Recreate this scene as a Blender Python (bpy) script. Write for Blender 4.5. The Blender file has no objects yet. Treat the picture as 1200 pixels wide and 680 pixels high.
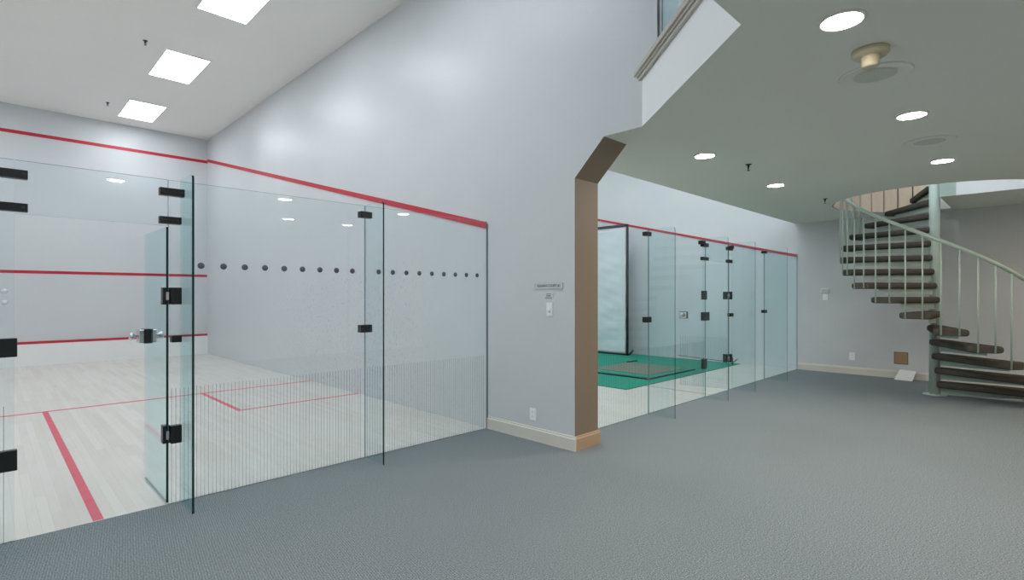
import bpy, bmesh, math, random
from mathutils import Vector, Matrix
random.seed(4)
C = bpy.context.scene.collection
PI = math.pi
def lin(r, g, b):
    f = lambda c: (c/255/12.92) if c/255 <= .04045 else ((c/255+.055)/1.055)**2.4
    return (f(r), f(g), f(b), 1)

# ------------------------------------------------------------------ materials
class NT:
    def __init__(s, name):
        s.m = bpy.data.materials.new(name); s.m.use_nodes = True
        s.t = s.m.node_tree; s.t.nodes.clear()
        s.out = s.n('ShaderNodeOutputMaterial')
    def n(s, kind, **kw):
        nd = s.t.nodes.new(kind)
        for k, v in kw.items():
            if k in nd.inputs: nd.inputs[k].default_value = v
            else: setattr(nd, k, v)
        return nd
    def l(s, a, b): s.t.links.new(a, b)
    def coords(s, scale=(1, 1, 1), rot=(0, 0, 0)):
        g = s.n('ShaderNodeNewGeometry'); mp = s.n('ShaderNodeMapping')
        mp.inputs['Scale'].default_value = scale; mp.inputs['Rotation'].default_value = rot
        s.l(g.outputs['Position'], mp.inputs['Vector']); return mp.outputs['Vector']
    def noise(s, vec, scale, detail=3, rough=.5):
        nd = s.n('ShaderNodeTexNoise', Scale=scale, Detail=detail, Roughness=rough)
        s.l(vec, nd.inputs['Vector']); return nd.outputs['Fac']
    def ramp(s, fac, stops):
        nd = s.n('ShaderNodeValToRGB'); e = nd.color_ramp.elements
        while len(e) < len(stops): e.new(.5)
        for el, (p, c) in zip(e, stops): el.position = p; el.color = c
        s.l(fac, nd.inputs['Fac']); return nd.outputs['Color']
    def math(s, op, a, b=None):
        nd = s.n('ShaderNodeMath', operation=op)
        for i, v in enumerate((a, b)):
            if v is None: continue
            if isinstance(v, (int, float)): nd.inputs[i].default_value = v
            else: s.l(v, nd.inputs[i])
        return nd.outputs[0]
    def bsdf(s, col, rough=.5, metal=0, spec=.5, bump=None, bstr=.1, bdist=.01):
        p = s.n('ShaderNodeBsdfPrincipled'); p.inputs['Roughness'].default_value = rough
        p.inputs['Metallic'].default_value = metal; p.inputs['Specular IOR Level'].default_value = spec
        if isinstance(col, tuple): p.inputs['Base Color'].default_value = col
        else: s.l(col, p.inputs['Base Color'])
        if bump is not None:
            b = s.n('ShaderNodeBump', Strength=bstr, Distance=bdist)
            s.l(bump, b.inputs['Height']); s.l(b.outputs['Normal'], p.inputs['Normal'])
        s.l(p.outputs[0], s.out.inputs['Surface']); return s.m

def plain(name, col, rough=.5, metal=0, spec=.5, var=.04, nscale=6, bump=.0):
    k = NT(name); v = k.coords(); f = k.noise(v, nscale)
    a = tuple(max(0, c*(1-var)) for c in col[:3])+(1,); b = tuple(min(1, c*(1+var)) for c in col[:3])+(1,)
    col = k.ramp(f, [(.3, a), (.7, b)])
    return k.bsdf(col, rough, metal, spec, k.noise(v, 180, 2) if bump else None, bump, .002)

M = {}
# glossy squash plaster: faint trowel waviness makes soft glints of the ceiling panels
k = NT('court_plaster'); v = k.coords()
big = k.noise(v, .7, 3); fine = k.noise(v, 22, 3); speck = k.noise(k.coords((1, 1, .6)), 38, 2, .6)
base = k.ramp(big, [(.3, lin(212, 214, 216)), (.7, lin(218, 220, 221))])
sx = k.n('ShaderNodeSeparateXYZ'); k.l(k.coords(), sx.inputs[0])
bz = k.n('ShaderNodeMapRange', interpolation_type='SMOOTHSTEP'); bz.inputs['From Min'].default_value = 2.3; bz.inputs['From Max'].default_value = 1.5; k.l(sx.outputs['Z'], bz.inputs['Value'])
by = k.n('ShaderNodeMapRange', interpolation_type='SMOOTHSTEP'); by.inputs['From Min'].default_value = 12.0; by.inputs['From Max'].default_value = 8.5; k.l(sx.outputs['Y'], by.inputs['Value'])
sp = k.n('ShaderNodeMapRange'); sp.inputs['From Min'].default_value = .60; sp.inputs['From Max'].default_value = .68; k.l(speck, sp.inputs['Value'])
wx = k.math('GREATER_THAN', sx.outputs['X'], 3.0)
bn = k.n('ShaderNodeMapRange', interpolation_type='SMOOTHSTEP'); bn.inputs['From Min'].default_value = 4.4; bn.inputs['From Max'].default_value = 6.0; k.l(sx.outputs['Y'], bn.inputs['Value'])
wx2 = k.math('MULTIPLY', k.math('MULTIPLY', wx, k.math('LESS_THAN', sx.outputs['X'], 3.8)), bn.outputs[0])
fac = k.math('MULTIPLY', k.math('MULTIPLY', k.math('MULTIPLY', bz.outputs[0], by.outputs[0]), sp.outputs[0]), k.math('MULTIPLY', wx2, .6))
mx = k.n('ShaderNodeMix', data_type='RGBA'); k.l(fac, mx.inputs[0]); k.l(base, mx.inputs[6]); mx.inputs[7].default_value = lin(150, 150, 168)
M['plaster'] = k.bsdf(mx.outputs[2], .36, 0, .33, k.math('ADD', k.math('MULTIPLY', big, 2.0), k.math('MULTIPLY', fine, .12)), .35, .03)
M['court_ceiling'] = plain('court_ceiling_paint', lin(249, 247, 243), .85, var=.01, nscale=1)
M['ceiling'] = plain('lobby_ceiling_paint', lin(228, 230, 220), .9, var=.012, nscale=1)
M['white'] = plain('white_paint', lin(243, 243, 242), .6, var=.01, nscale=1)
# light grey vinyl wall covering of the far wall
k = NT('grey_wall_covering'); v = k.coords((1, 1, 1)); a = k.noise(v, 1.6, 4); b = k.noise(k.coords((1, 60, 8)), 3, 3)
M['greywall'] = k.bsdf(k.ramp(k.math('ADD', k.math('MULTIPLY', a, .5), k.math('MULTIPLY', b, .5)), [(.35, lin(208, 209, 211)), (.65, lin(217, 217, 218))]), .75, 0, .3, b, .15, .003)
M['tan'] = plain('beige_paint', lin(140, 124, 106), .6, var=.01, nscale=2)  # white pier end with dim warm light put into its colour
M['baseboard'] = plain('beige_baseboard', lin(222, 217, 207), .5, var=.02, nscale=3)
M['backing'] = plain('brown_backing', lin(110, 88, 70), .8)
M['tan_base'] = plain('tan_baseboard', lin(192, 160, 130), .5, var=.02, nscale=3)  # copy of the baseboard colour with warm light painted in
M['trim'] = plain('taupe_moulding', lin(190, 184, 174), .45, var=.02)
M['red'] = plain('court_red', lin(196, 40, 58), .45, var=.05, nscale=9)
M['redfloor'] = plain('floor_line_red', lin(218, 84, 104), .4, var=.05, nscale=9)
M['greyline'] = plain('grey_line', lin(120, 122, 122), .5)
# maple strip floor
k = NT('maple_floor'); v = k.coords((1, 1, 1), (0, 0, PI/2))
br = k.n('ShaderNodeTexBrick', offset=.37, squash=1.0); k.l(v, br.inputs['Vector'])
for n_, x_ in (('Scale', 1.0), ('Mortar Size', .0009), ('Mortar Smooth', .3), ('Bias', 0.0), ('Brick Width', 1.1), ('Row Height', .057)): br.inputs[n_].default_value = x_
br.inputs['Color1'].default_value = lin(230, 225, 216); br.inputs['Color2'].default_value = lin(212, 204, 192); br.inputs['Mortar'].default_value = lin(186, 178, 166)
gr = k.noise(k.coords((30, 1.2, 1)), 2.5, 4, .6)
cl = k.noise(k.coords((1.6, .8, 1)), 1.3, 3)
m1 = k.n('ShaderNodeMix', data_type='RGBA', blend_type='MULTIPLY'); m1.inputs[0].default_value = 1
k.l(br.outputs['Color'], m1.inputs[6]); k.l(k.ramp(gr, [(.25, (.93, .91, .89, 1)), (.7, (1, 1, 1, 1))]), m1.inputs[7])
m2 = k.n('ShaderNodeMix', data_type='RGBA'); k.l(k.ramp(cl, [(.35, (.25,)*3+(1,)), (.65, (.62,)*3+(1,))]), m2.inputs[0]); k.l(m1.outputs[2], m2.inputs[6]); m2.inputs[7].default_value = lin(226, 223, 218)
M['maple'] = k.bsdf(m2.outputs[2], .33, 0, .4, gr, .03, .002)
# low loop carpet in blue grey with fine ribs
k = NT('grey_carpet'); v = k.coords()
n1 = k.noise(v, 130, 2, .7); n2 = k.noise(v, .8, 3)
wv = k.n('ShaderNodeTexWave', wave_type='BANDS', bands_direction='X', Scale=26, Distortion=3.5, Detail=2); wv.inputs['Detail Scale'].default_value = 30; k.l(k.coords((1, 1, 1), (0, 0, .15)), wv.inputs['Vector'])
hh = k.math('ADD', k.math('MULTIPLY', n1, .9), k.math('MULTIPLY', wv.outputs['Fac'], .1))
c1 = k.ramp(hh, [(.30, lin(92, 98, 101)), (.5, lin(131, 139, 142)), (.70, lin(176, 183, 185))])
m1 = k.n('ShaderNodeMix', data_type='RGBA', blend_type='MULTIPLY'); m1.inputs[0].default_value = 1
k.l(c1, m1.inputs[6]); k.l(k.ramp(n2, [(.3, (.93, .94, .94, 1)), (.7, (1, 1, 1, 1))]), m1.inputs[7])
M['carpet'] = k.bsdf(m1.outputs[2], .95, 0, .1, hh, .6, .004)
M['tread'] = plain('dark_tread_carpet', lin(84, 80, 74), .95, 0, .1, var=.18, nscale=120, bump=.4)
M['steel'] = plain('pale_green_enamel', lin(178, 194, 184), .35, 0, .5, var=.02)
M['black'] = plain('black_fitting', lin(22, 26, 28), .35, 0, .5, var=.1)
M['blackmetal'] = plain('black_tube', lin(30, 34, 40), .5, 0, .5, var=.1)
M['chrome'] = plain('chrome', lin(210, 212, 214), .12, 1, .5, var=.02)
M['gunmetal'] = plain('dark_pin', lin(60, 62, 62), .35, .8, .5)
M['plastic'] = plain('white_plastic', lin(250, 250, 250), .4, 0, .5, var=.01)
M['sign'] = plain('sign_face', lin(214, 218, 220), .4, 0, .5, var=.01)
M['silver'] = plain('silver_frame', lin(196, 200, 202), .35, .1, .5, var=.02)
M['ink'] = plain('dark_print', lin(62, 66, 76), .6, 0, .3)
M['dot'] = plain('grey_dot_decal', lin(104, 106, 114), .6, 0, .3)
k = NT('etched_stripe'); tr = k.n('ShaderNodeBsdfTransparent'); df = k.n('ShaderNodeBsdfDiffuse'); df.inputs['Color'].default_value = lin(78, 92, 92)
mx = k.n('ShaderNodeMixShader'); mx.inputs[0].default_value = .36; k.l(tr.outputs[0], mx.inputs[1]); k.l(df.outputs[0], mx.inputs[2]); k.l(mx.outputs[0], k.out.inputs['Surface']); M['stripe'] = k.m
M['green'] = plain('green_turf', lin(52, 150, 128), .95, 0, .1, var=.14, nscale=60, bump=.4)
M['pad'] = plain('worn_brown_pad', lin(128, 132, 118), .9, 0, .1, var=.16, nscale=30)
M['tarp'] = plain('white_tarpaulin', lin(226, 230, 234), .5, 0, .3, var=.02)
M['cream'] = plain('cream_plastic', lin(206, 196, 168), .5, 0, .4, var=.02)
M['grille'] = plain('speaker_grille', lin(204, 207, 199), .8, 0, .2, var=.08, nscale=90)
M['cardboard'] = plain('brown_board', lin(168, 142, 112), .85, 0, .2, var=.06)
M['paper'] = plain('white_paper', lin(236, 236, 236), .7, 0, .2, var=.02)
k = NT('beige_boards'); v = k.coords((6, 6, .8)); M['boards'] = k.bsdf(k.ramp(k.noise(v, 4, 4), [(.3, lin(240, 214, 190)), (.7, lin(246, 224, 202))]), .55, 0, .3)

def glass(name, near, far, refl=.96):
    k = NT(name)
    lw = k.n('ShaderNodeLayerWeight', Blend=.5); f = lw.outputs['Facing']
    fr = k.math('ADD', k.math('MULTIPLY', k.math('POWER', f, 5.0), refl), .028)
    tr = k.n('ShaderNodeBsdfTransparent'); k.l(k.ramp(f, [(0, near), (.55, near), (1, far)]), tr.inputs['Color'])
    gl = k.n('ShaderNodeBsdfGlossy', Roughness=.012); gl.inputs['Color'].default_value = (.9, .97, .97, 1)
    mx = k.n('ShaderNodeMixShader'); k.l(fr, mx.inputs[0]); k.l(tr.outputs[0], mx.inputs[1]); k.l(gl.outputs[0], mx.inputs[2])
    k.l(mx.outputs[0], k.out.inputs['Surface']); return k.m
M['glass'] = glass('clear_glass', (.965, .988, .992, 1), (.80, .925, .945, 1), .35)
M['fin'] = glass('green_tinted_glass', (.94, .975, .98, 1), (.74, .88, .895, 1), .3)
M['edge'] = plain('polished_glass_edge', lin(20, 52, 56), .15, 0, .5, var=.1)
M['edgelight'] = plain('pale_glass_edge', lin(120, 146, 146), .2, 0, .5, var=.05)

def emit(name, col, st):
    k = NT(name); e = k.n('ShaderNodeEmission', Strength=st); e.inputs['Color'].default_value = col
    k.l(e.outputs[0], k.out.inputs['Surface']); return k.m
M['panel'] = emit('panel_light', (.86, .935, 1, 1), 12)
M['panel_up'] = emit('upper_panel_light', (1, .97, .93, 1), 12)
M['lamp'] = emit('downlight_lamp', (1, .93, .85, 1), 190)
M['lamp_warm'] = emit('warm_downlight_lamp', (1, .80, .60, 1), 240)

# ------------------------------------------------------------------ builders
class MB:
    def __init__(s): s.bm = bmesh.new()
    def quad(s, pts, mi=0):
        f = s.bm.faces.new([s.bm.verts.new(p) for p in pts]); f.material_index = mi; return f
    def box(s, a, b, mi=0, edge_mi=None, axis=None, bev=0):
        x0, y0, z0 = [min(a[i], b[i]) for i in range(3)]; x1, y1, z1 = [max(a[i], b[i]) for i in range(3)]
        v = [s.bm.verts.new(p) for p in ((x0,y0,z0),(x1,y0,z0),(x1,y1,z0),(x0,y1,z0),(x0,y0,z1),(x1,y0,z1),(x1,y1,z1),(x0,y1,z1))]
        fs = []
        for q, ax in (((0,3,2,1),2),((4,5,6,7),2),((0,1,5,4),1),((2,3,7,6),1),((1,2,6,5),0),((3,0,4,7),0)):
            f = s.bm.faces.new([v[i] for i in q]); f.material_index = mi if (axis is None or ax == axis) else edge_mi; fs.append(f)
        if bev:
            es = list({e for f in fs for e in f.edges})
            bmesh.ops.bevel(s.bm, geom=es, offset=bev, segments=2, affect='EDGES', profile=.6)
        return s
    def obox(s, mat, a, b, bev=0):         # oriented box
        t = MB(); t.box(a, b, bev=bev); t.bm.transform(mat); s.merge(t); return s
    def merge(s, t):
        me = bpy.data.meshes.new('tmp'); t.bm.to_mesh(me); s.bm.from_mesh(me); bpy.data.meshes.remove(me); t.bm.free()
    def prism(s, poly, z0, z1, mi=0):      # poly in XY, counter-clockwise
        lo = [s.bm.verts.new((x, y, z0)) for x, y in poly]; hi = [s.bm.verts.new((x, y, z1)) for x, y in poly]; n = len(poly)
        for f in [s.bm.faces.new(lo[::-1]), s.bm.faces.new(hi)]+[s.bm.faces.new((lo[i], lo[(i+1) % n], hi[(i+1) % n], hi[i])) for i in range(n)]: f.material_index = mi
        return s
    def prism_x(s, poly, x0, x1, mi=0, side_mi=None):  # poly in YZ
        lo = [s.bm.verts.new((x0, y, z)) for y, z in poly]; hi = [s.bm.verts.new((x1, y, z)) for y, z in poly]; n = len(poly)
        for f in (s.bm.faces.new(lo[::-1]), s.bm.faces.new(hi)): f.material_index = mi
        for i in range(n):
            f = s.bm.faces.new((lo[i], lo[(i+1) % n], hi[(i+1) % n], hi[i])); f.material_index = mi if side_mi is None else side_mi
        return s
    def lathe(s, prof, cx, cy, seg=32, mi=0, axis='z', mat=None):   # prof: (r, z)
        rows = []
        for r, z in prof:
            rows.append([s.bm.verts.new((cx+r*math.cos(2*PI*i/seg), cy+r*math.sin(2*PI*i/seg), z)) for i in range(seg)] if r > 1e-6 else [s.bm.verts.new((cx, cy, z))])
        for a, b in zip(rows, rows[1:]):
            for i in range(seg):
                j = (i+1) % seg
                q = [a[i], a[j], b[j], b[i]] if len(a) > 1 and len(b) > 1 else ([a[0], b[j], b[i]] if len(a) == 1 and len(b) > 1 else ([a[i], a[j], b[0]] if len(b) == 1 and len(a) > 1 else None))
                if q:
                    f = s.bm.faces.new(q); f.material_index = mi; f.smooth = True
        return s
    def tube(s, pts, r, seg=10, mi=0):
        pts = [Vector(p) for p in pts]; rows = []
        for i, p in enumerate(pts):
            d = (pts[min(i+1, len(pts)-1)]-pts[max(i-1, 0)]).normalized()
            up = Vector((0, 0, 1)) if abs(d.z) < .95 else Vector((1, 0, 0))
            a = d.cross(up).normalized(); b = d.cross(a).normalized()
            rows.append([s.bm.verts.new(p+(a*math.cos(2*PI*j/seg)+b*math.sin(2*PI*j/seg))*r) for j in range(seg)])
        for a, b in zip(rows, rows[1:]):
            for j in range(seg):
                f = s.bm.faces.new((a[j], a[(j+1) % seg], b[(j+1) % seg], b[j])); f.smooth = True; f.material_index = mi
        s.bm.faces.new(rows[0]); s.bm.faces.new(rows[-1][::-1]); return s
    def build(s, name, mats, parent=None, origin=None):
        if not isinstance(mats, (list, tuple)): mats = [mats]
        bmesh.ops.recalc_face_normals(s.bm, faces=s.bm.faces)
        vs = [v.co for v in s.bm.verts]
        if parent is None:
            if origin is None:
                xs = [c.x for c in vs]; ys = [c.y for c in vs]; zs = [c.z for c in vs]
                origin = ((min(xs)+max(xs))/2, (min(ys)+max(ys))/2, min(zs))
            o0 = Vector(origin)
        else: o0 = WO[parent.name]
        bmesh.ops.translate(s.bm, verts=s.bm.verts, vec=-o0)
        me = bpy.data.meshes.new(name); s.bm.to_mesh(me); s.bm.free()
        for m_ in mats: me.materials.append(M[m_])
        o = bpy.data.objects.new(name, me); C.objects.link(o)
        if parent is None: o.location = o0
        else: o.parent = parent
        WO[o.name] = o0
        return o
WO = {}
def tag(o, label=None, cat=None, group=None, kind=None):
    for a, v in (('label', label), ('category', cat), ('group', group), ('kind', kind)):
        if v: o[a] = v
    return o
def thing(name, loc, label, cat, group=None):
    o = bpy.data.objects.new(name, None); o.empty_display_size = .05; C.objects.link(o); o.location = loc; WO[o.name] = Vector(loc)
    return tag(o, label, cat, group)
def struct(o): o['kind'] = 'structure'; return o
def dup(root, loc, label):
    r = root.copy(); C.objects.link(r); r.location = loc; r['label'] = label
    WO[r.name] = Vector(loc)
    for ch in list(root.children):
        c = ch.copy(); C.objects.link(c); c.parent = r
        for g in ch.children:
            d = g.copy(); C.objects.link(d); d.parent = c
    return r

# ------------------------------------------------------------------ key dimensions (metres)
SX = 3.66; PX = 4.0; FX = 10.65; LX = -2.74      # divider faces, far wall, left wall
G1 = 4.05; G2 = 3.23                             # glass planes
F1 = 13.80; F2 = 12.98                           # front walls
H = 2.70; UF = 3.08; TOP = 5.0                   # lobby ceiling, upper floor, roof
BK = -3.6                                        # wall behind the viewer
SC = (9.245, 1.065)                              # stair centre
GT = 2.127

# ------------------------------------------------------------------ shell
m = MB(); m.prism([(LX, BK), (FX, BK), (FX, G2), (PX, G2), (PX, G1), (LX, G1)], -.12, 0)
struct(m.build('floor', 'carpet'))
m = MB(); m.box((LX, G1, -.12), (SX, F1, 0)); fl1 = struct(m.build('floor', 'maple'))
m = MB(); m.box((PX, G2, -.12), (FX, F2, 0)); fl2 = struct(m.build('floor', 'maple'))
e = .0012
m = MB()
m.box((.455, G1+.01, -.001), (.508, 8.24, e)); m.box((LX, 8.24, -.001), (SX, 8.30, e))
m.box((2.10, 6.76, -.001), (2.155, 8.24, e)); m.box((2.10, 6.71, -.001), (SX, 6.765, e))
m.box((-1.235, 6.76, -.001), (-1.18, 8.24, e)); m.box((LX, 6.71, -.001), (-1.18, 6.765, e))
struct(m.build('court_lines', 'redfloor', fl1))
m = MB(); m.box((7.062, G2+.01, -.001), (7.078, 8.2, e)); struct(m.build('court_lines', 'greyline', fl2))

# front wall of the near court with its lines and tin
m = MB(); m.box((LX-.2, F1, -.12), (SX+.34, F1+.2, TOP+.2)); wf = struct(m.build('wall_front', 'plaster'))
m = MB(); m.box((LX, F1-.006, 4.45), (SX, F1+.001, 4.515)); m.box((LX, F1-.004, 1.79), (SX-.012, F1+.001, 1.848)); struct(m.build('wall_lines', 'red', wf))
m = MB(); m.box((LX, F1-.03, 0), (SX, F1, .425)); tin = struct(m.build('tin_board', 'white', wf))
m = MB(); m.box((LX, F1-.034, .425), (SX-.012, F1, .473)); struct(m.build('tin_strip', 'red', wf))
m = MB(); m.box((PX-.02, F2, -.12), (FX+.2, F2+.2, TOP+.2)); struct(m.build('wall_back', 'plaster'))
m = MB(); m.box((LX-.2, BK-.2, -.12), (LX, F1, TOP+.2)); struct(m.build('wall_left', 'plaster'))
# divider wall between the courts: pier, chamfered opening, tall wall above
prof = [(F1, -.12), (F1, TOP), (2.10, TOP), (2.10, 3.06), (2.233, 3.06), (2.233, H), (2.595, H), (2.905, 2.398), (2.905, -.12)]
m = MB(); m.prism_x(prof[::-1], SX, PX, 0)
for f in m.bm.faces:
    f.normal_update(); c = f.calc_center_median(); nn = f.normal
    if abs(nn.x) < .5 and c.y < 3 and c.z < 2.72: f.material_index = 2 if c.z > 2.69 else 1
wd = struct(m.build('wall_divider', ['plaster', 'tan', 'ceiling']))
def slope_line(x0, x1, y0, y1, g, par, dz=.068):
    z = lambda y: 2.123+.2493*(y-g)
    mm = MB(); mm.prism_x([(y0, z(y0)-dz), (y1, z(y1)-dz), (y1, z(y1)), (y0, z(y0))], x0, x1); return struct(mm.build('wall_lines', 'red', par))
slope_line(SX-.009, SX+.001, G1+.01, F1, G1, wd)
# far wall: white plaster inside the court, grey covering in the lobby
m = MB(); m.box((FX, G2, -.12), (FX+.2, F2, TOP+.2)); wr = struct(m.build('wall_right', 'plaster'))
slope_line(FX-.009, FX+.001, G2+.01, F2, G2, wr, .050)
m = MB(); m.box((FX, BK, -.12), (FX+.2, G2, H)); struct(m.build('wall_end', 'greywall'))
m = MB(); m.box((FX, BK, H), (FX+.2, G2, TOP+.2)); struct(m.build('wall_upper', 'white'))
m = MB(); m.box((LX-.2, BK-.2, -.12), (FX+.2, BK, TOP+.2)); struct(m.build('wall_rear', 'white'))
m = MB(); m.box((LX-.2, BK-.2, TOP), (FX+.2, F1+.2, TOP+.2)); struct(m.build('ceiling', 'court_ceiling'))

# lobby ceiling slab with the round stair opening and its landing quadrant
A = (SX, 2.233); B = (2.627, 1.05)
outer = [(LX, BK), (FX, BK), (FX, 3.27), (PX, 3.27), (PX, 2.233), A, B, (LX, 1.05)]
RO = 1.205; LXE = 9.15; LYE = 1.0
a0 = math.degrees(math.atan2(-math.sqrt(RO**2-(LXE-SC[0])**2), LXE-SC[0])) % 360
a1 = math.degrees(math.asin((LYE-SC[1])/RO))
NA = 72
ring = [(SC[0]+RO*math.cos(math.radians(a0-(a0-a1)*i/NA)), SC[1]+RO*math.sin(math.radians(a0-(a0-a1)*i/NA))) for i in range(NA+1)]
hole = ring+[(LXE, LYE)]
bm = bmesh.new(); es = []
for loop in (outer, hole):
    vs = [bm.verts.new((x, y, H)) for x, y in loop]
    es += [bm.edges.new((vs[i], vs[(i+1) % len(vs)])) for i in range(len(vs))]
bmesh.ops.triangle_fill(bm, use_beauty=True, use_dissolve=False, edges=es)
low = list(bm.faces)
r_ = bmesh.ops.extrude_face_region(bm, geom=low)
tv = [v for v in r_['geom'] if isinstance(v, bmesh.types.BMVert)]
for v in tv: v.co.z = UF
for f in low:
    if not f.is_valid: continue
bmesh.ops.recalc_face_normals(bm, faces=bm.faces)
have_low = any(all(abs(v.co.z-H) < 1e-4 for v in f.verts) for f in bm.faces)
for f in bm.faces:
    f.normal_update(); f.material_index = 0 if f.normal.z < -.5 else (2 if f.normal.z > .5 else 1)
me = bpy.data.meshes.new('ceiling'); bm.to_mesh(me); bm.free()
for q in ('ceiling', 'white', 'carpet'): me.materials.append(M[q])
slab = bpy.data.objects.new('ceiling', me); C.objects.link(slab); struct(slab); WO[slab.name] = Vector((0, 0, 0))
print('slab has underside', have_low)
# vertical board lining on the far side of the stair opening
lm = MB(); gaps = []
step_b = 9.6
for i in range(1, 12):
    c0, c1 = math.radians(1+i*step_b), math.radians(1+i*step_b+step_b-1.0)
    pts = [(SC[0]+r*math.cos(c), SC[1]+r*math.sin(c)) for r, c in ((RO-.030, c0), (RO-.010, c0), (RO-.010, c1), (RO-.030, c1))]
    lm.prism(pts, H+.0, UF+.02)
struct(lm.build('opening_lining', 'boards', slab))
lm = MB()
for i in range(11, 117, 2):
    c0, c1 = math.radians(i), math.radians(i+2)
    lm.prism([(SC[0]+r*math.cos(c), SC[1]+r*math.sin(c)) for r, c in ((RO-.010, c0), (RO-.001, c0), (RO-.001, c1), (RO-.010, c1))], H+.001, UF+.01)
struct(lm.build('lining_backing', 'backing', slab))
# moulding on the balcony edge
def offs(p, n, d): return (p[0]+n[0]*d, p[1]+n[1]*d)
dx, dy = A[0]-B[0], A[1]-B[1]; L = math.hypot(dx, dy); tdir = (dx/L, dy/L); nrm = (-tdir[1], tdir[0])
m = MB()
for z0, z1, d in ((3.065, 3.092, .022), (3.092, 3.112, .034), (3.112, 3.15, .05)):
    ext = lambda d: (SX-.001, A[1]+d/abs(nrm[1]) - (0))          # where the moulding meets the tall wall
    pB = (B[0]-d*.41, B[1]+d); pA = ext(d*1.0)
    m.prism([(LX, 1.05-.12), (LX+.0, 1.05+d), (pB[0], pB[1]), pA, (SX-.001, A[1]-.15), (B[0]+.05, 1.05-.12)][::-1], z0, z1)
struct(m.build('trim_1', 'trim'))
# glass balustrade above the moulding
def wall_glass(p, q, z0, z1, th=.012):
    d = Vector((q[0]-p[0], q[1]-p[1], 0)); Ld = d.length; ang = math.atan2(d.y, d.x)
    t = MB(); t.box((0, -th/2, 0), (Ld, th/2, z1-z0), mi=0, edge_mi=1, axis=1)
    t.bm.transform(Matrix.Translation((p[0], p[1], z0)) @ Matrix.Rotation(ang, 4, 'Z')); return t
inn = lambda s, d: (B[0]+tdir[0]*s+nrm[0]*d, B[1]+tdir[1]*s+nrm[1]*d)
tag(wall_glass(inn(.03, -.03), inn(L-.372, -.03), 3.15, 4.1).build('balustrade_glass', ['fin', 'edgelight']),
    'pale bluish glass guard panel on the angled balcony edge beside the tall white wall', 'glass panel')
m = MB(); m.box((SX+.004, 2.092, 3.15), (SX+.03, 2.0995, TOP)); struct(m.build('trim_2', 'gunmetal'))

# baseboards
def bb(name, p, q, n, h_=.128, th=.018):
    mm = MB(); d = Vector((q[0]-p[0], q[1]-p[1], 0)); Ld = d.length; ang = math.atan2(d.y, d.x)
    sgn = 1 if (-d.y*n[0]+d.x*n[1]) > 0 else -1
    prof = [(0, 0), (th, 0), (th, h_-.024), (th*.55, h_-.014), (th*.55, h_-.004), (th*.3, h_), (0, h_)]
    lo = [mm.bm.verts.new((0, sgn*a, b)) for a, b in prof]; hi = [mm.bm.verts.new((Ld, sgn*a, b)) for a, b in prof]; k_ = len(prof)
    mm.bm.faces.new(lo); mm.bm.faces.new(hi[::-1])
    for i in range(k_): mm.bm.faces.new((lo[i], lo[(i+1) % k_], hi[(i+1) % k_], hi[i]))
    mm.bm.transform(Matrix.Translation((p[0], p[1], 0)) @ Matrix.Rotation(ang, 4, 'Z'))
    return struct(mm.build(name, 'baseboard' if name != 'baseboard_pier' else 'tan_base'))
bb('baseboard_divider', (SX, G1-.02), (SX, 2.887), (-1, 0))
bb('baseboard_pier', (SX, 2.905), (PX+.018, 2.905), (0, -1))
bb('baseboard_end', (FX, G2-.02), (FX, BK), (-1, 0))

# ------------------------------------------------------------------ ceiling lights
def panel_light(x, y, label, up=False, src=None):
    if src: return dup(src, (x, y, TOP), label)
    t = thing('ceiling_light', (x, y, TOP), label, 'ceiling light', 'square light panels on the court ceiling')
    mm = MB(); w, l = .285, .61
    for a, b in (((-w-.02, -l-.02), (w+.02, -l)), ((-w-.02, l), (w+.02, l+.02)), ((-w-.02, -l), (-w, l)), ((w, -l), (w+.02, l))):
        mm.box((x+a[0], y+a[1], TOP-.012), (x+b[0], y+b[1], TOP))
    mm.build('frame', 'white', t)
    mm = MB(); mm.box((x-w, y-l, TOP-.008), (x+w, y+l, TOP-.001)); mm.build('diffuser', 'panel', t)
    return t
names = ['bright rectangular ceiling light panel farthest into the court, nearest the front wall', 'middle bright rectangular light panel in the row on the court ceiling', 'bright rectangular light panel cut by the top edge, nearest of the row',
         'rectangular light panel above the glass front of the near court']
pl = None
for x, lab in ((2.165, ''), (-1.24, 'unseen row over the left half of the court: ')):  # left row is unseen, added for illumination of the court
    for y, nm in zip((12.55, 9.72, 6.90, 4.10), names):
        lb = nm if x > 0 else nm.replace('bright ', '')+', left row'
        pl = panel_light(x, y, lb, src=None) if pl is None else panel_light(x, y, lb, src=pl)
for x, nm in ((8.9, 'beside the far side wall'), (5.6, 'beside the dividing wall')):
    for y, w_ in ((11.7, 'front wall end'), (8.9, 'middle'), (6.1, 'service line end'), (4.0, 'glass end')):
        panel_light(x, y, 'rectangular light panel over the far court, %s, %s' % (nm, w_), src=pl)
for x, y, w_ in ((-1.24, 1.9, 'over the left of the lobby'), (7.6, .2, 'over the upper landing'), (7.6, 1.9, 'beside the upper landing'), (5.4, 1.9, 'over the upper gallery near the balcony glass'), (4.6, -1.2, 'over the upper gallery'), (.4, -1.4, 'over the upper balcony')):  # unseen panels added to brighten lobby, stair lining and upper gallery
    panel_light(x, y, 'rectangular light panel %s' % w_, src=pl)

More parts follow.
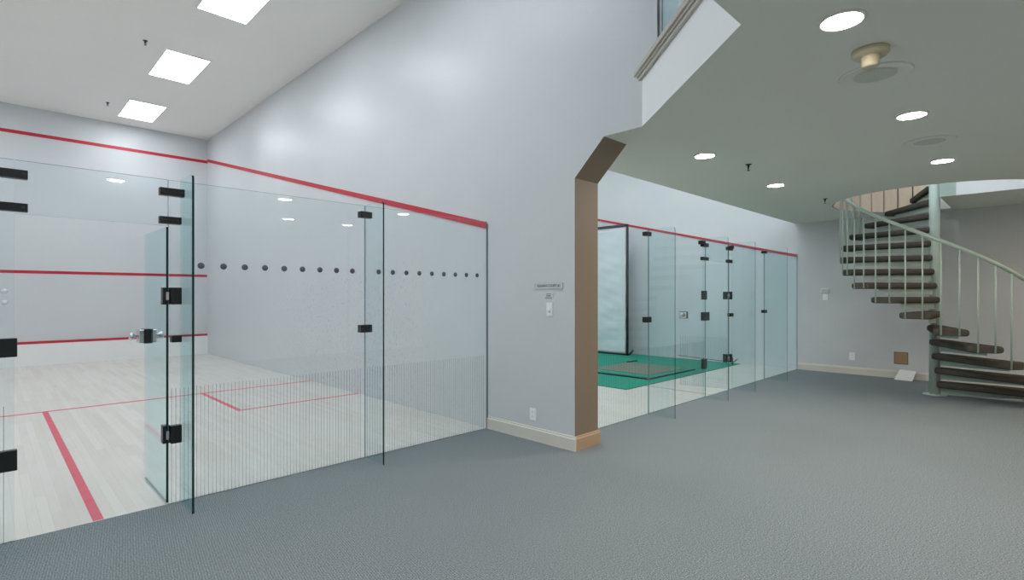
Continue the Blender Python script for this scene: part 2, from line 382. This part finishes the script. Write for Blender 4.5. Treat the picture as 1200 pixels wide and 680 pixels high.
def downlight(x, y, label, src=None, lamp='lamp'):
    if src: return dup(src, (x, y, H), label)
    t = thing('downlight', (x, y, H), label, 'downlight', 'round recessed downlights in the lobby ceiling')
    MB().lathe([(.084, H-.003), (.088, H-.009), (.100, H-.008), (.104, H+.0), (.084, H+.0), (.084, H-.003)], x, y, 40).build('trim_ring', 'ceiling', t)
    MB().lathe([(0, H-.0035), (.084, H-.0035)], x, y, 40).build('lamp', lamp, t)
    return t
dl = downlight(2.93, .69, 'largest round downlight, near the top edge beside the smoke detector')
for x, y, lb in ((4.84, .69, 'round downlight between the two flush ceiling speakers'), (6.70, .71, 'round downlight nearest the spiral stair opening'),
                 (6.765, 2.29, 'round downlight above the far end of the far court glass'), (4.85, 2.28, 'round downlight nearest the pier and its chamfered opening'),
                 (1.05, .55, 'round downlight overhead, near the balcony edge'), (3.73, -1.2, 'round downlight behind the viewer on the right'), (4.85, -1.2, 'second round downlight behind the viewer on the right'),
                 (-1.6, -1.2, 'round downlight behind the viewer on the left'), (-1.7, .6, 'round downlight near the left wall beyond the frame'), (-.8, .1, 'round downlight on the left behind the viewer')):  # these left downlights are unseen, added to brighten the lobby
    downlight(x, y, lb, dl)

downlight(8.6, -1.2, 'warm round downlight beside the stair foot beyond the frame', None, 'lamp_warm')
downlight(8.6, -2.9, 'warm round downlight on the right beyond the frame', None, 'lamp_warm')
# smoke detector, speakers, sprinklers
x, y = 3.40, .665
t = thing('smoke_detector', (x, y, H), 'cream smoke detector on round base hanging from the grey ceiling', 'smoke detector')
MB().lathe([(0, H), (.088, H), (.088, H-.022), (.078, H-.034), (0, H-.034)], x, y, 40).build('base', 'cream', t)
MB().lathe([(.044, H-.034), (.042, H-.085), (.034, H-.094), (0, H-.094)], x, y, 32).build('sensor_head', 'cream', t)
def speaker(x, y, label, src=None):
    if src: return dup(src, (x, y, H), label)
    t = thing('ceiling_speaker', (x, y, H), label, 'ceiling speaker', 'flush round speakers in the lobby ceiling')
    MB().lathe([(.112, H-.002), (.17, H-.003), (.178, H-.009), (.186, H-.007), (.189, H), (.112, H), (.112, H-.002)], x, y, 48).build('rim', 'ceiling', t)
    MB().lathe([(0, H-.004), (.112, H-.004)], x, y, 40).build('grille', 'grille', t)
    return t
s0 = speaker(3.80, .72, 'flush round speaker disc just behind the cream smoke detector')
speaker(5.78, .70, 'flush round speaker disc between the two farther downlights', s0)
def sprinkler(x, y, z, label, group, src=None):
    if src: return dup(src, (x, y, z), label)
    t = thing('fire_sprinkler', (x, y, z), label, 'sprinkler', group)
    MB().lathe([(0, z), (.03, z), (.028, z-.006), (.012, z-.009), (0, z-.009)], x, y, 20).build('escutcheon', 'gunmetal', t)
    mm = MB(); mm.lathe([(.011, z-.009), (.011, z-.03), (.006, z-.034), (.004, z-.05), (0, z-.05)], x, y, 14)
    mm.tube([(x-.012, y, z-.022), (x-.014, y, z-.045), (x-.003, y, z-.06)], .0028, 6); mm.tube([(x+.012, y, z-.022), (x+.014, y, z-.045), (x+.003, y, z-.06)], .0028, 6)
    mm.build('body', 'gunmetal', t)
    MB().lathe([(0, z-.06), (.016, z-.061), (.016, z-.064), (0, z-.064)], x, y, 16).build('deflector', 'gunmetal', t)
    return t
g = 'dark sprinkler heads in the lobby ceiling'
s1 = sprinkler(5.49, 2.12, H, 'small dark sprinkler head on grey ceiling between the two downlights above the glass', g)
sprinkler(8.19, 2.13, H, 'small dark sprinkler head on grey ceiling near the stair opening', g, s1)
s2 = sprinkler(1.60, 9.03, TOP, 'small dark sprinkler head on white court ceiling beside the middle light panel', 'sprinkler heads in the court ceiling', s1)
s3 = sprinkler(1.61, 12.43, TOP, 'small dark sprinkler head on white court ceiling beside the farthest light panel', 'sprinkler heads in the court ceiling', s1)
for s_ in (s2, s3): s_['group'] = 'sprinkler heads in the court ceiling'

# ------------------------------------------------------------------ glass fronts
TH = .012
def panel(name, x0, x1, yc, z0, z1, label, cat='glass panel', group=None, mat='glass', edge='edgelight'):
    t = thing(name, ((x0+x1)/2, yc, z0), label, cat, group)
    m_ = MB(); m_.box((x0, yc-TH/2, z0), (x1, yc+TH/2, z1), mi=0, edge_mi=1, axis=1); m_.build('pane', [mat, edge], t); return t
def stripes(t, x0, x1, yc, h_=.756, pitch=.0243, w=.0026):
    m_ = MB(); n = int((x1-x0-.02)/pitch)
    for i in range(n):
        x = x0+.015+i*pitch; m_.box((x, yc-TH/2-.0012, .0), (x+w, yc-TH/2-.0002, h_))
    return m_.build('etched_stripes', 'stripe', t)
def dots(t, xs, yc, z=1.571, r=.0215):
    for x in xs:
        m_ = MB(); m_.lathe([(0, 0), (r, 0), (r, .0016), (0, .0016)], 0, 0, 20)
        m_.bm.transform(Matrix.Translation((x, yc-TH/2-.0002, z)) @ Matrix.Rotation(PI/2, 4, 'X')); m_.build('dot_decal', 'dot', t)
def clamp(t, name, a, b): return MB().box(a, b, bev=.003).build(name, 'black', t)
def bolt(par, x, y, z, r=.006):
    m_ = MB(); m_.lathe([(0, 0), (r, 0), (r*.8, .003), (0, .003)], 0, 0, 12); m_.bm.transform(Matrix.Translation((x, y, z)) @ Matrix.Rotation(PI/2, 4, 'X')); return m_.build('bolt', 'gunmetal', par)
def fin(x, yc, depth, label, group, cl, top=2.132, th=.013):
    t = thing('glass_fin', (x, yc-depth/2, 0), label, 'glass fin', group)
    y0 = yc-TH/2-depth; y1 = yc-TH/2-.001; r = .035
    poly = [(y1, .002), (y0, .002), (y0, top-r)]+[(y0+r-r*math.cos(a), top-r+r*math.sin(a)) for a in (PI/8, PI/4, 3*PI/8, PI/2)]+[(y1, top)]
    m_ = MB(); m_.prism_x(poly, x-th/2, x+th/2, 0, 2)
    for f_ in m_.bm.faces:
        c_ = f_.calc_center_median()
        if f_.material_index == 2 and c_.y < y0+.012: f_.material_index = 1
    m_.build('pane', ['fin', 'edge', 'fin'], t)
    for z0, z1 in cl:
        c = clamp(t, 'clamp', (x-.052, yc-.03, z0), (x+.052, yc+.03, z1)); bolt(c, x-.035, yc-.03, (z0+z1)/2); bolt(c, x+.035, yc-.03, (z0+z1)/2)
    return t
grp1 = 'glass panels of the near court front'; grp2 = 'glass panels of the far court front'
# near court
pA = panel('glass_screen', LX, .106, G1, 0, GT, 'frameless glass panel at the left edge of the frame, left of the open doorway', group=grp1)
stripes(pA, -.9, .106, G1)
pB_ = panel('glass_screen', .844, 2.266, G1, 0, GT, 'frameless glass panel with nine grey dots between the two near glass fins', group=grp1)
stripes(pB_, .844, 2.266, G1); dots(pB_, [1.033+.1395*i for i in range(9)], G1)
pC = panel('glass_screen', 2.27, SX-.008, G1, 0, GT, 'frameless glass panel with nine grey dots beside the pier with the switch', group=grp1)
stripes(pC, 2.27, SX-.01, G1); dots(pC, [2.395+.1402*i for i in range(9)], G1)
MB().box((SX-.007, G1-.008, 0), (SX-.0005, G1+.008, 2.105)).build('edge_channel', 'gunmetal', pC)
def transom(x0, x1, yc, z0, label, grp, flx, frx):
    t = panel('glass_transom', x0+.002, x1-.002, yc, z0, GT, label, 'glass panel', grp)
    for a, b in ((flx-.012, x0+.055), (x1-.05, frx+.0)):
        for i, (z0_, z1_) in enumerate(((2.022, 2.072), (1.838, 1.885))):
            bb_ = b+(.018 if (i == 0 and b > x1) else 0)
            c = clamp(t, 'clamp', (a, yc-.024, z0_), (bb_, yc+.024, z1_))
            bolt(c, a+.02, yc-.024, (z0_+z1_)/2); bolt(c, bb_-.02, yc-.024, (z0_+z1_)/2)
    return t
transom(.108, .842, G1, 1.826, 'clear glass transom over the open doorway of the near court', None, .035, .915)
def plain_clamps(t, lst):
    for a, b, nm in lst: clamp(t, nm, a, b)
# strike and floor patch on the left jamb, hinges' fixed plates on the right jamb
sp_ = clamp(pA, 'strike_plate', (.03, G1-.022, 1.027), (.119, G1+.022, 1.131)); clamp(pA, 'patch_fitting', (.0, G1-.022, .395), (.119, G1+.022, .508))
for z in (1.393, 1.331):
    m_ = MB(); m_.lathe([(0, 0), (.013, 0), (.010, .005), (0, .006)], 0, 0, 20); m_.bm.transform(Matrix.Translation((.068, G1-TH/2, z)) @ Matrix.Rotation(PI/2, 4, 'X')); m_.build('cap', 'plastic', pA)
def leaf(hx, yc, width, ang, label, stripe, swing=1):
    # built closed pointing +Y from the hinge, then turned by ang (deg) towards -X
    t = thing('glass_door', (hx-.006, yc, 0), label, 'door')
    R = Matrix.Translation((hx-.006, yc, 0)) @ Matrix.Rotation(math.radians(ang), 4, 'Z') @ Matrix.Translation((-hx+.006, -yc, 0))
    def put(m_, name, mats, par=t): m_.bm.transform(R); return m_.build(name, mats, par)
    x0, x1 = hx-.012, hx; y0, y1 = yc-.004, yc+width
    pm = MB(); pm.box((x0, y0, .012), (x1, y1, 1.818), mi=0, edge_mi=2, axis=0)
    for f_ in pm.bm.faces:
        if f_.calc_center_median().y < y0+.001: f_.material_index = 1
        if f_.calc_center_median().z < .013: f_.material_index = 3
    put(pm, 'pane', ['glass', 'edge', 'glass', 'edgelight'])
    for z0, z1 in ((1.309, 1.421), (.395, .512)):
        hg = put(MB().box((x0-.014, y0+.018, z0), (x1+.014, y0+.078, z1), bev=.003), 'hinge', 'black')
        put(MB().box((x0-.002, y0-.012, z0+.03), (x1+.002, y0+.018, z1-.03)), 'knuckle', 'chrome', hg)
        put(MB().box((x1+.012, yc-.024, z0), (x1+.074, yc+.024, z1), bev=.003), 'fixed_plate', 'black', hg) if ang == 0 else None
    zl0, zl1 = 1.018, 1.124
    lk = put(MB().box((x0-.020, y1-.12, zl0), (x1+.020, y1+.004, zl1), bev=.003), 'lock', 'black')
    put(MB().box((x0-.050, y1-.115, zl0+.006), (x0-.020, y1-.005, zl1-.006), bev=.004), 'lock_case', 'chrome', lk)
    put(MB().box((x1+.020, y1-.115, zl0+.006), (x1+.045, y1-.005, zl1-.006), bev=.004), 'lock_case', 'chrome', lk)
    for sgn, xx in ((-1, x0-.05), (1, x1+.045)):
        kb = MB(); kb.lathe([(0, 0), (.010, 0), (.010, .018), (.026, .028), (.029, .04), (.022, .052), (0, .056)], 0, 0, 24)
        kb.bm.transform(Matrix.Translation((xx, y1-.06, (zl0+zl1)/2)) @ Matrix.Rotation(sgn*PI/2, 4, 'Y')); put(kb, 'knob', 'chrome', lk)
    if stripe:
        s_ = MB(); n = int(width/.0243)
        for i in range(n): s_.box((x0-.0012, y0+.03+i*.0243, .014), (x0-.0002, y0+.0326+i*.0243, .756))
        put(s_, 'etched_stripes', 'stripe')
    return t
leaf(.842, G1, .672, 0, 'frameless glass door standing open into the near court with chrome knob', False)
clamp(pB_, 'corner_clamp', (.857, G1-.03, 1.06), (.915, G1+.03, 1.106)); 
fin(.035, G1, .29, 'glass fin at the left edge of the frame beside the near doorway', 'glass fins of the near court', [])
fin(.915, G1, .29, 'tall tinted glass fin beside the open near doorway, tallest in view', 'glass fins of the near court', [])
fin(2.268, G1, .29, 'tinted glass fin between the two dotted near panels', 'glass fins of the near court', [(2.022, 2.075), (1.056, 1.12)])
# far court
qA = panel('glass_screen', PX+.004, 5.432, G2, 0, GT, 'striped glass panel in front of the white tarpaulin, beside the pier', group=grp2); stripes(qA, PX+.01, 5.432, G2)
qB = panel('glass_screen', 5.436, 6.888, G2, 0, GT, 'striped glass panel over the green mat, left of the far open doorway', group=grp2); stripes(qB, 5.436, 6.888, G2)
qC = panel('glass_screen', 7.642, 9.018, G2, 0, GT, 'plain glass panel just right of the far open doorway', group=grp2)
qD = panel('glass_screen', 9.022, FX-.002, G2, 0, GT, 'plain glass panel meeting the grey end wall', group=grp2)
transom(6.89, 7.64, G2, 1.84, 'clear glass transom over the far court doorway', None, 6.80, 7.72)
clamp(qB, 'strike_plate', (6.80, G2-.03, 1.028), (6.955, G2+.022, 1.142)); clamp(qB, 'patch_fitting', (6.81, G2-.022, 1.31), (6.895, G2+.022, 1.43)); clamp(qB, 'patch_fitting', (6.81, G2-.022, .38), (6.895, G2+.022, .512))
lf = leaf(7.64, G2, .70, 13, 'frameless glass door standing open into the far court, chrome lock', True)
for z0, z1 in ((1.309, 1.421), (.395, .512)): clamp(qC, 'hinge_plate', (7.65, G2-.024, z0), (7.712, G2+.024, z1))
clamp(qC, 'corner_clamp', (7.66, G2-.03, 1.058), (7.74, G2+.03, 1.108)); clamp(qC, 'corner_clamp', (7.70, G2-.03, 2.05), (7.76, G2+.03, 2.094))
g = 'glass fins of the far court'
fin(5.40, G2, .345, 'nearest of the four slim glass fins on the far court front', g, [(2.052, 2.10), (1.056, 1.12)])
fin(6.79, G2, .345, 'slim glass fin on the left side of the far court doorway', g, [(2.05, 2.098)])
fin(7.70, G2, .345, 'slim glass fin on the right side of the far court doorway', g, [])
fin(9.02, G2, .345, 'farthest slim glass fin, next to the grey end wall', g, [(2.052, 2.09), (1.08, 1.13)])

# ------------------------------------------------------------------ far court contents
t = MB(); t.box((6.55, 4.25, .001), (10.60, 10.4, .012), bev=.003); tag(t.build('turf_mat', 'green'), 'large flat green turf mat on the far court floor', 'mat')
t = thing('hitting_mat', (8.3, 5.6, .012), 'raised green hitting mat with black edges and worn brown pad, on the turf mat', 'mat')
MB().box((7.52, 4.46, .0125), (9.12, 6.9, .032)).build('rubber_base', 'black', t)
MB().box((7.555, 4.475, .032), (9.11, 6.9, .038)).build('turf', 'green', t)
MB().box((7.80, 4.60, .038), (9.02, 5.80, .044)).build('pad', 'pad', t)
MB().box((9.00, 5.78, .038), (9.30, 5.84, .058), bev=.005).build('tee_block', 'black', t)
t = thing('tarpaulin_screen', (10.2, 8.3, 0), 'white tarpaulin stretched on black tubing behind the far court glass', 'screen')
m = MB(); nx, nz = 90, 60
y0, y1, z0, z1 = 6.64, 9.9, .05, 2.90
grid = []
for i in range(nx+1):
    row = []
    for j in range(nz+1):
        u, w = i/nx, j/nz; y = y0+(y1-y0)*u; z = z0+(z1-z0)*w
        d = .018*math.sin(2.0*y+1.8*z+1.0*math.sin(2*z))*(1-abs(2*w-1)**4) + .010*math.sin(7*y-4.5*z+1.5*math.sin(3*y))+.006*math.sin(13*z+4*y)+.0025*math.sin(29*z-11*y)
        d *= min(1, u*12)
        row.append(m.bm.verts.new((10.2+d, y+.012*math.sin(11*z)*(1-u), z-.04*math.sin(PI*u*3)**2*w)))
    grid.append(row)
for i in range(nx):
    for j in range(nz):
        f = m.bm.faces.new((grid[i][j], grid[i+1][j], grid[i+1][j+1], grid[i][j+1])); f.smooth = True
sh = m.build('sheet', 'tarp', t)
so = sh.modifiers.new('thick', 'SOLIDIFY'); so.thickness = .002
MB().tube([(10.2, 6.60, .014), (10.2, 6.60, 2.96)], .030, 12).build('post', 'blackmetal', t)
MB().tube([(10.2, 6.60, 2.94), (10.2, 9.95, 2.94)], .034, 12).build('top_rail', 'blackmetal', t)
MB().tube([(10.2, 9.92, .014), (10.2, 9.92, 2.96)], .030, 12).build('post', 'blackmetal', t)
MB().tube([(10.2, 6.60, .035), (10.2, 9.95, .035)], .02, 8).build('bottom_rail', 'blackmetal', t)
MB().tube([(10.2, 6.56, .03), (10.24, 6.50, .10), (10.25, 6.48, .15)], .018, 8).build('foot_brace', 'blackmetal', t)
m = MB(); m.tube([(10.34, 5.45, .10), (10.34, 5.0, .085), (10.34, 4.6, .07), (10.34, 4.28, .055)], .006, 8)
m.tube([(10.34, 4.30, .013), (10.34, 4.30, .15)], .013, 8); m.tube([(10.34, 4.30, .04), (10.44, 4.24, .12)], .009, 8)
tag(m.build('net_frame_base', 'blackmetal'), 'low black tube of a net frame along the back edge of the turf mat', 'frame')

# ------------------------------------------------------------------ spiral stair
st = thing('spiral_staircase', (SC[0], SC[1], 0), 'pale green steel spiral staircase with dark carpeted treads rising through the ceiling', 'staircase')
MB().lathe([(0, 0), (.062, 0), (.062, 4.05), (0, 4.05)], *SC, 32).build('pole', 'steel', st)
MB().lathe([(0, 0.001), (.15, .001), (.15, .010), (.07, .014), (.062, .03)], *SC, 6).build('base_plate', 'steel', st)
RISE = .1925; STEP = 18.1; RT = 1.10; HR = .105
def tread_outline(f, b, r_out, hub, inset=0):
    f, b = math.radians(f), math.radians(b)      # f front azimuth (larger), b back azimuth
    pts = []
    for i in range(7):                       # outer arc from b to f
        a = b+(f-b)*i/6; pts.append((r_out*math.cos(a), r_out*math.sin(a)))
    mid = (f+b)/2; d_ = (math.cos(mid), math.sin(mid)); n_ = (-d_[1], d_[0])
    for u, w_ in ((.075, .095), (.04, .085), (.03, .06), (.03, -.06), (.04, -.085), (.075, -.095)):
        pts.append((d_[0]*u+n_[0]*w_, d_[1]*u+n_[1]*w_))
    return pts
def bull(poly, z0, z1, r=.028):              # slab with rounded nosing
    m_ = MB(); m_.prism(poly, z0, z1)
    es = [e_ for e_ in m_.bm.edges if abs(e_.verts[0].co.z-e_.verts[1].co.z) < 1e-6]
    bmesh.ops.bevel(m_.bm, geom=es, offset=r, segments=3, affect='EDGES', profile=.5)
    for f_ in m_.bm.faces: f_.smooth = abs(f_.normal.z) < .99
    return m_
for k_ in range(1, 16):
    fr_ = 203.6-STEP*(k_-5); bk_ = fr_-17.4; zt = RISE*k_
    poly = [(SC[0]+x, SC[1]+y) for x, y in tread_outline(fr_, bk_, RT, HR)]
    td = bull(poly, zt-.083, zt).build('tread', 'tread', st)
    # steel pan and folded riser plate under the carpeted tread
    m_ = MB(); z1_ = zt-.082; dep = .085 if k_ > 1 else zt-.086
    for off, tp in ((-2.2, 1.0),):
        a_ = math.radians(fr_+off); d_ = Vector((math.cos(a_), math.sin(a_), 0)); n_ = Vector((-d_.y, d_.x, 0))
        c0 = Vector((SC[0], SC[1], 0))+d_*.05; c1 = Vector((SC[0], SC[1], 0))+d_*.92
        q = [c0+n_*.02, c1-n_*.005, c1-n_*.009, c0+n_*.014]
        for i in range(4): pass
        vs_t = [m_.bm.verts.new((p.x, p.y, z1_)) for p in q]; vs_b = [m_.bm.verts.new((p.x, p.y, z1_-(dep if i in (0, 3) else dep*.55))) for i, p in enumerate(q)]
        m_.bm.faces.new(vs_t); m_.bm.faces.new(vs_b[::-1])
        for i in range(4): m_.bm.faces.new((vs_t[i], vs_t[(i+1) % 4], vs_b[(i+1) % 4], vs_b[i]))
    m_.build('riser_plate', 'steel', td)
    for az in (fr_-4.9, fr_-13.9):
        if az > 272 or az < 60: continue
        a_ = math.radians(az); x = SC[0]+(RT+.006)*math.cos(a_); y = SC[1]+(RT+.006)*math.sin(a_)
        zr = 1.521+(236.5-az)*.01055
        if zr > 4.0: zr = 4.0
        m_ = MB(); m_.tube([(x, y, zt-.072), (x, y, zr)], .0095, 8)
        m_.tube([(x, y, zt-.066), (x-.03*math.cos(a_), y-.03*math.sin(a_), zt-.07)], .011, 8); m_.build('baluster', 'steel', st)
pts = []
for i in range(121):
    az = 278-(278-56)*i/120; a_ = math.radians(az); zr = 1.521+(236.5-az)*.01055
    pts.append((SC[0]+(RT+.006)*math.cos(a_), SC[1]+(RT+.006)*math.sin(a_), zr+.01))
MB().tube(pts, .0235, 12).build('handrail', 'steel', st)
MB().box((LXE-.012, LYE-.17, H-.0), (LXE-.001, LYE, UF)).build('landing_plate', 'steel', st)

# ------------------------------------------------------------------ wall fittings
def plate(x, y, z, w, h_, name, label, cat, kind):
    t = thing(name, (x, y, z-h_/2), label, cat)
    MB().box((x-.008, y-w/2, z-h_/2), (x-.0003, y+w/2, z+h_/2), bev=.003).build('cover_plate', 'plastic', t)
    if kind == 'dimmer':
        s_ = MB().box((x-.011, y-.017, z-.034), (x-.0075, y+.017, z+.034), bev=.001).build('insert', 'plastic', t)
        kb = MB(); kb.lathe([(0, 0), (.014, 0), (.012, .012), (0, .013)], 0, 0, 20); kb.bm.transform(Matrix.Translation((x-.011, y, z-.012)) @ Matrix.Rotation(-PI/2, 4, 'Y')); kb.build('knob', 'plastic', t)
    elif kind == 'outlet':
        for dz in (-.021, .021):
            o_ = MB().box((x-.0105, y-.016, z+dz-.014), (x-.0075, y+.016, z+dz+.014), bev=.002).build('socket', 'plastic', t)
            MB().box((x-.0109, y-.008, z+dz-.004), (x-.0102, y-.006, z+dz+.006)).box((x-.0109, y+.006, z+dz-.004), (x-.0102, y+.008, z+dz+.006)).build('slots', 'ink', o_)
    elif kind == 'switch':
        MB().box((x-.012, y-.014, z-.03), (x-.0075, y+.014, z+.03), bev=.002).build('rocker', 'plastic', t)
    elif kind == 'thermo':
        MB().box((x-.020, y-w/2+.01, z-h_/2+.01), (x-.0075, y+w/2-.01, z+h_/2-.01), bev=.003).build('housing', 'silver', t)
    return t
plate(SX, 3.195, 1.239, .072, .122, 'dimmer_switch', 'white dimmer switch with round knob below the small notice on the pier', 'light switch', 'dimmer')
plate(SX, 3.400, .248, .080, .112, 'power_outlet', 'white power outlet low on the white pier above the baseboard', 'power outlet', 'outlet')
plate(FX, 2.765, 1.447, .145, .088, 'thermostat', 'pale horizontal thermostat on the grey end wall above a white switch', 'thermostat', 'thermo')
plate(FX, 2.765, 1.335, .080, .115, 'light_switch', 'white light switch on the grey end wall under the thermostat', 'light switch', 'switch')
plate(FX, 2.352, .309, .085, .130, 'power_outlet', 'white power outlet low on the grey end wall', 'power outlet', 'outlet')
t = thing('access_opening', (FX, 1.66, .24), 'square brown board filling a cut-out low in the grey wall beside the stair', 'wall panel')
MB().box((FX-.004, 1.572, .242), (FX-.0003, 1.748, .428)).build('board', 'cardboard', t)
m = MB()
for a, b in (((1.566, .236), (1.572, .434)), ((1.748, .236), (1.754, .434)), ((1.572, .236), (1.748, .242)), ((1.572, .428), (1.748, .434))): m.box((FX-.006, a[0], a[1]), (FX-.0003, b[0], b[1]))
m.build('rim', 'gunmetal', t)
m = MB(); m.quad([(10.44, 1.72, .002), (10.40, 1.475, .002), (10.624, 1.455, .140), (10.628, 1.67, .150)])
pp = m.build('paper_sheet', 'paper'); tag(pp, 'white sheet of paper leaning on the baseboard below the brown cut-out', 'paper'); q = pp.modifiers.new('t', 'SOLIDIFY'); q.thickness = .003; q.offset = 1

def text_mesh(txt, size, y, z, x, name, par, ext=.0004, bold=0):
    cu = bpy.data.curves.new('t', 'FONT'); cu.body = txt; cu.size = size; cu.align_x = 'CENTER'; cu.align_y = 'CENTER'; cu.extrude = ext; cu.offset = bold
    o = bpy.data.objects.new('t', cu); C.objects.link(o); bpy.context.view_layer.update()
    me = bpy.data.meshes.new_from_object(o.evaluated_get(bpy.context.evaluated_depsgraph_get())); bpy.data.objects.remove(o)
    me.name = name; me.materials.clear(); me.materials.append(M['ink'])
    mat = Matrix(((0, 0, -1, x), (-1, 0, 0, y), (0, 1, 0, z), (0, 0, 0, 1)))
    me.transform(mat); me.transform(Matrix.Translation(-WO[par.name]))
    ob = bpy.data.objects.new(name, me); C.objects.link(ob); ob.parent = par; return ob
t = thing('court_sign', (SX, 3.205, 1.43), 'narrow silver framed sign reading SQUASH COURT #1 on the pier', 'sign')
MB().box((SX-.006, 3.04, 1.434), (SX-.0003, 3.37, 1.480)).build('plate', 'sign', t)
m = MB()
for a, b in (((3.036, 1.431), (3.374, 1.434)), ((3.036, 1.480), (3.374, 1.483)), ((3.036, 1.431), (3.041, 1.483)), ((3.369, 1.431), (3.374, 1.483))): m.box((SX-.009, a[0], a[1]), (SX-.0003, b[0], b[1]))
m.build('frame', 'silver', t)
text_mesh('SQUASH COURT #1', .032, 3.205, 1.457, SX-.0064, 'lettering', t, bold=.0006)
t = thing('notice', (SX, 3.209, 1.33), 'small white notice with three printed lines between sign and dimmer switch', 'notice')
MB().box((SX-.003, 3.157, 1.332), (SX-.0003, 3.262, 1.395)).build('card', 'sign', t)
m = MB(); 
for zc, hw, th_ in ((1.381, .032, .006), (1.364, .026, .008), (1.346, .040, .007)):
    x_ = 3.209-hw
    while x_ < 3.209+hw-.004:
        w_ = random.uniform(.006, .014); m.box((SX-.0036, x_, zc-th_/2), (SX-.0029, min(x_+w_, 3.209+hw), zc+th_/2)); x_ += w_+.0025
m.build('print', 'ink', t)

# ------------------------------------------------------------------ camera, world, view
cam = bpy.data.cameras.new('camera'); co = bpy.data.objects.new('camera', cam); C.objects.link(co)
a = math.atan(624/619.5)
co.location = (0, 0, 1.371); co.rotation_euler = (PI/2, 0, a-PI/2)
cam.sensor_width = 36; cam.lens = 619.5/1200*36; cam.shift_y = .005; cam.clip_start = .05
bpy.context.scene.camera = co
w = bpy.data.worlds.new('world'); bpy.context.scene.world = w; w.use_nodes = True
w.node_tree.nodes['Background'].inputs[0].default_value = (.75, .85, 1, 1); w.node_tree.nodes['Background'].inputs[1].default_value = .3
vs = bpy.context.scene.view_settings
vs.view_transform = 'Standard'; vs.look = 'None'; vs.gamma = 1; vs.use_curve_mapping = False; vs.exposure = .2
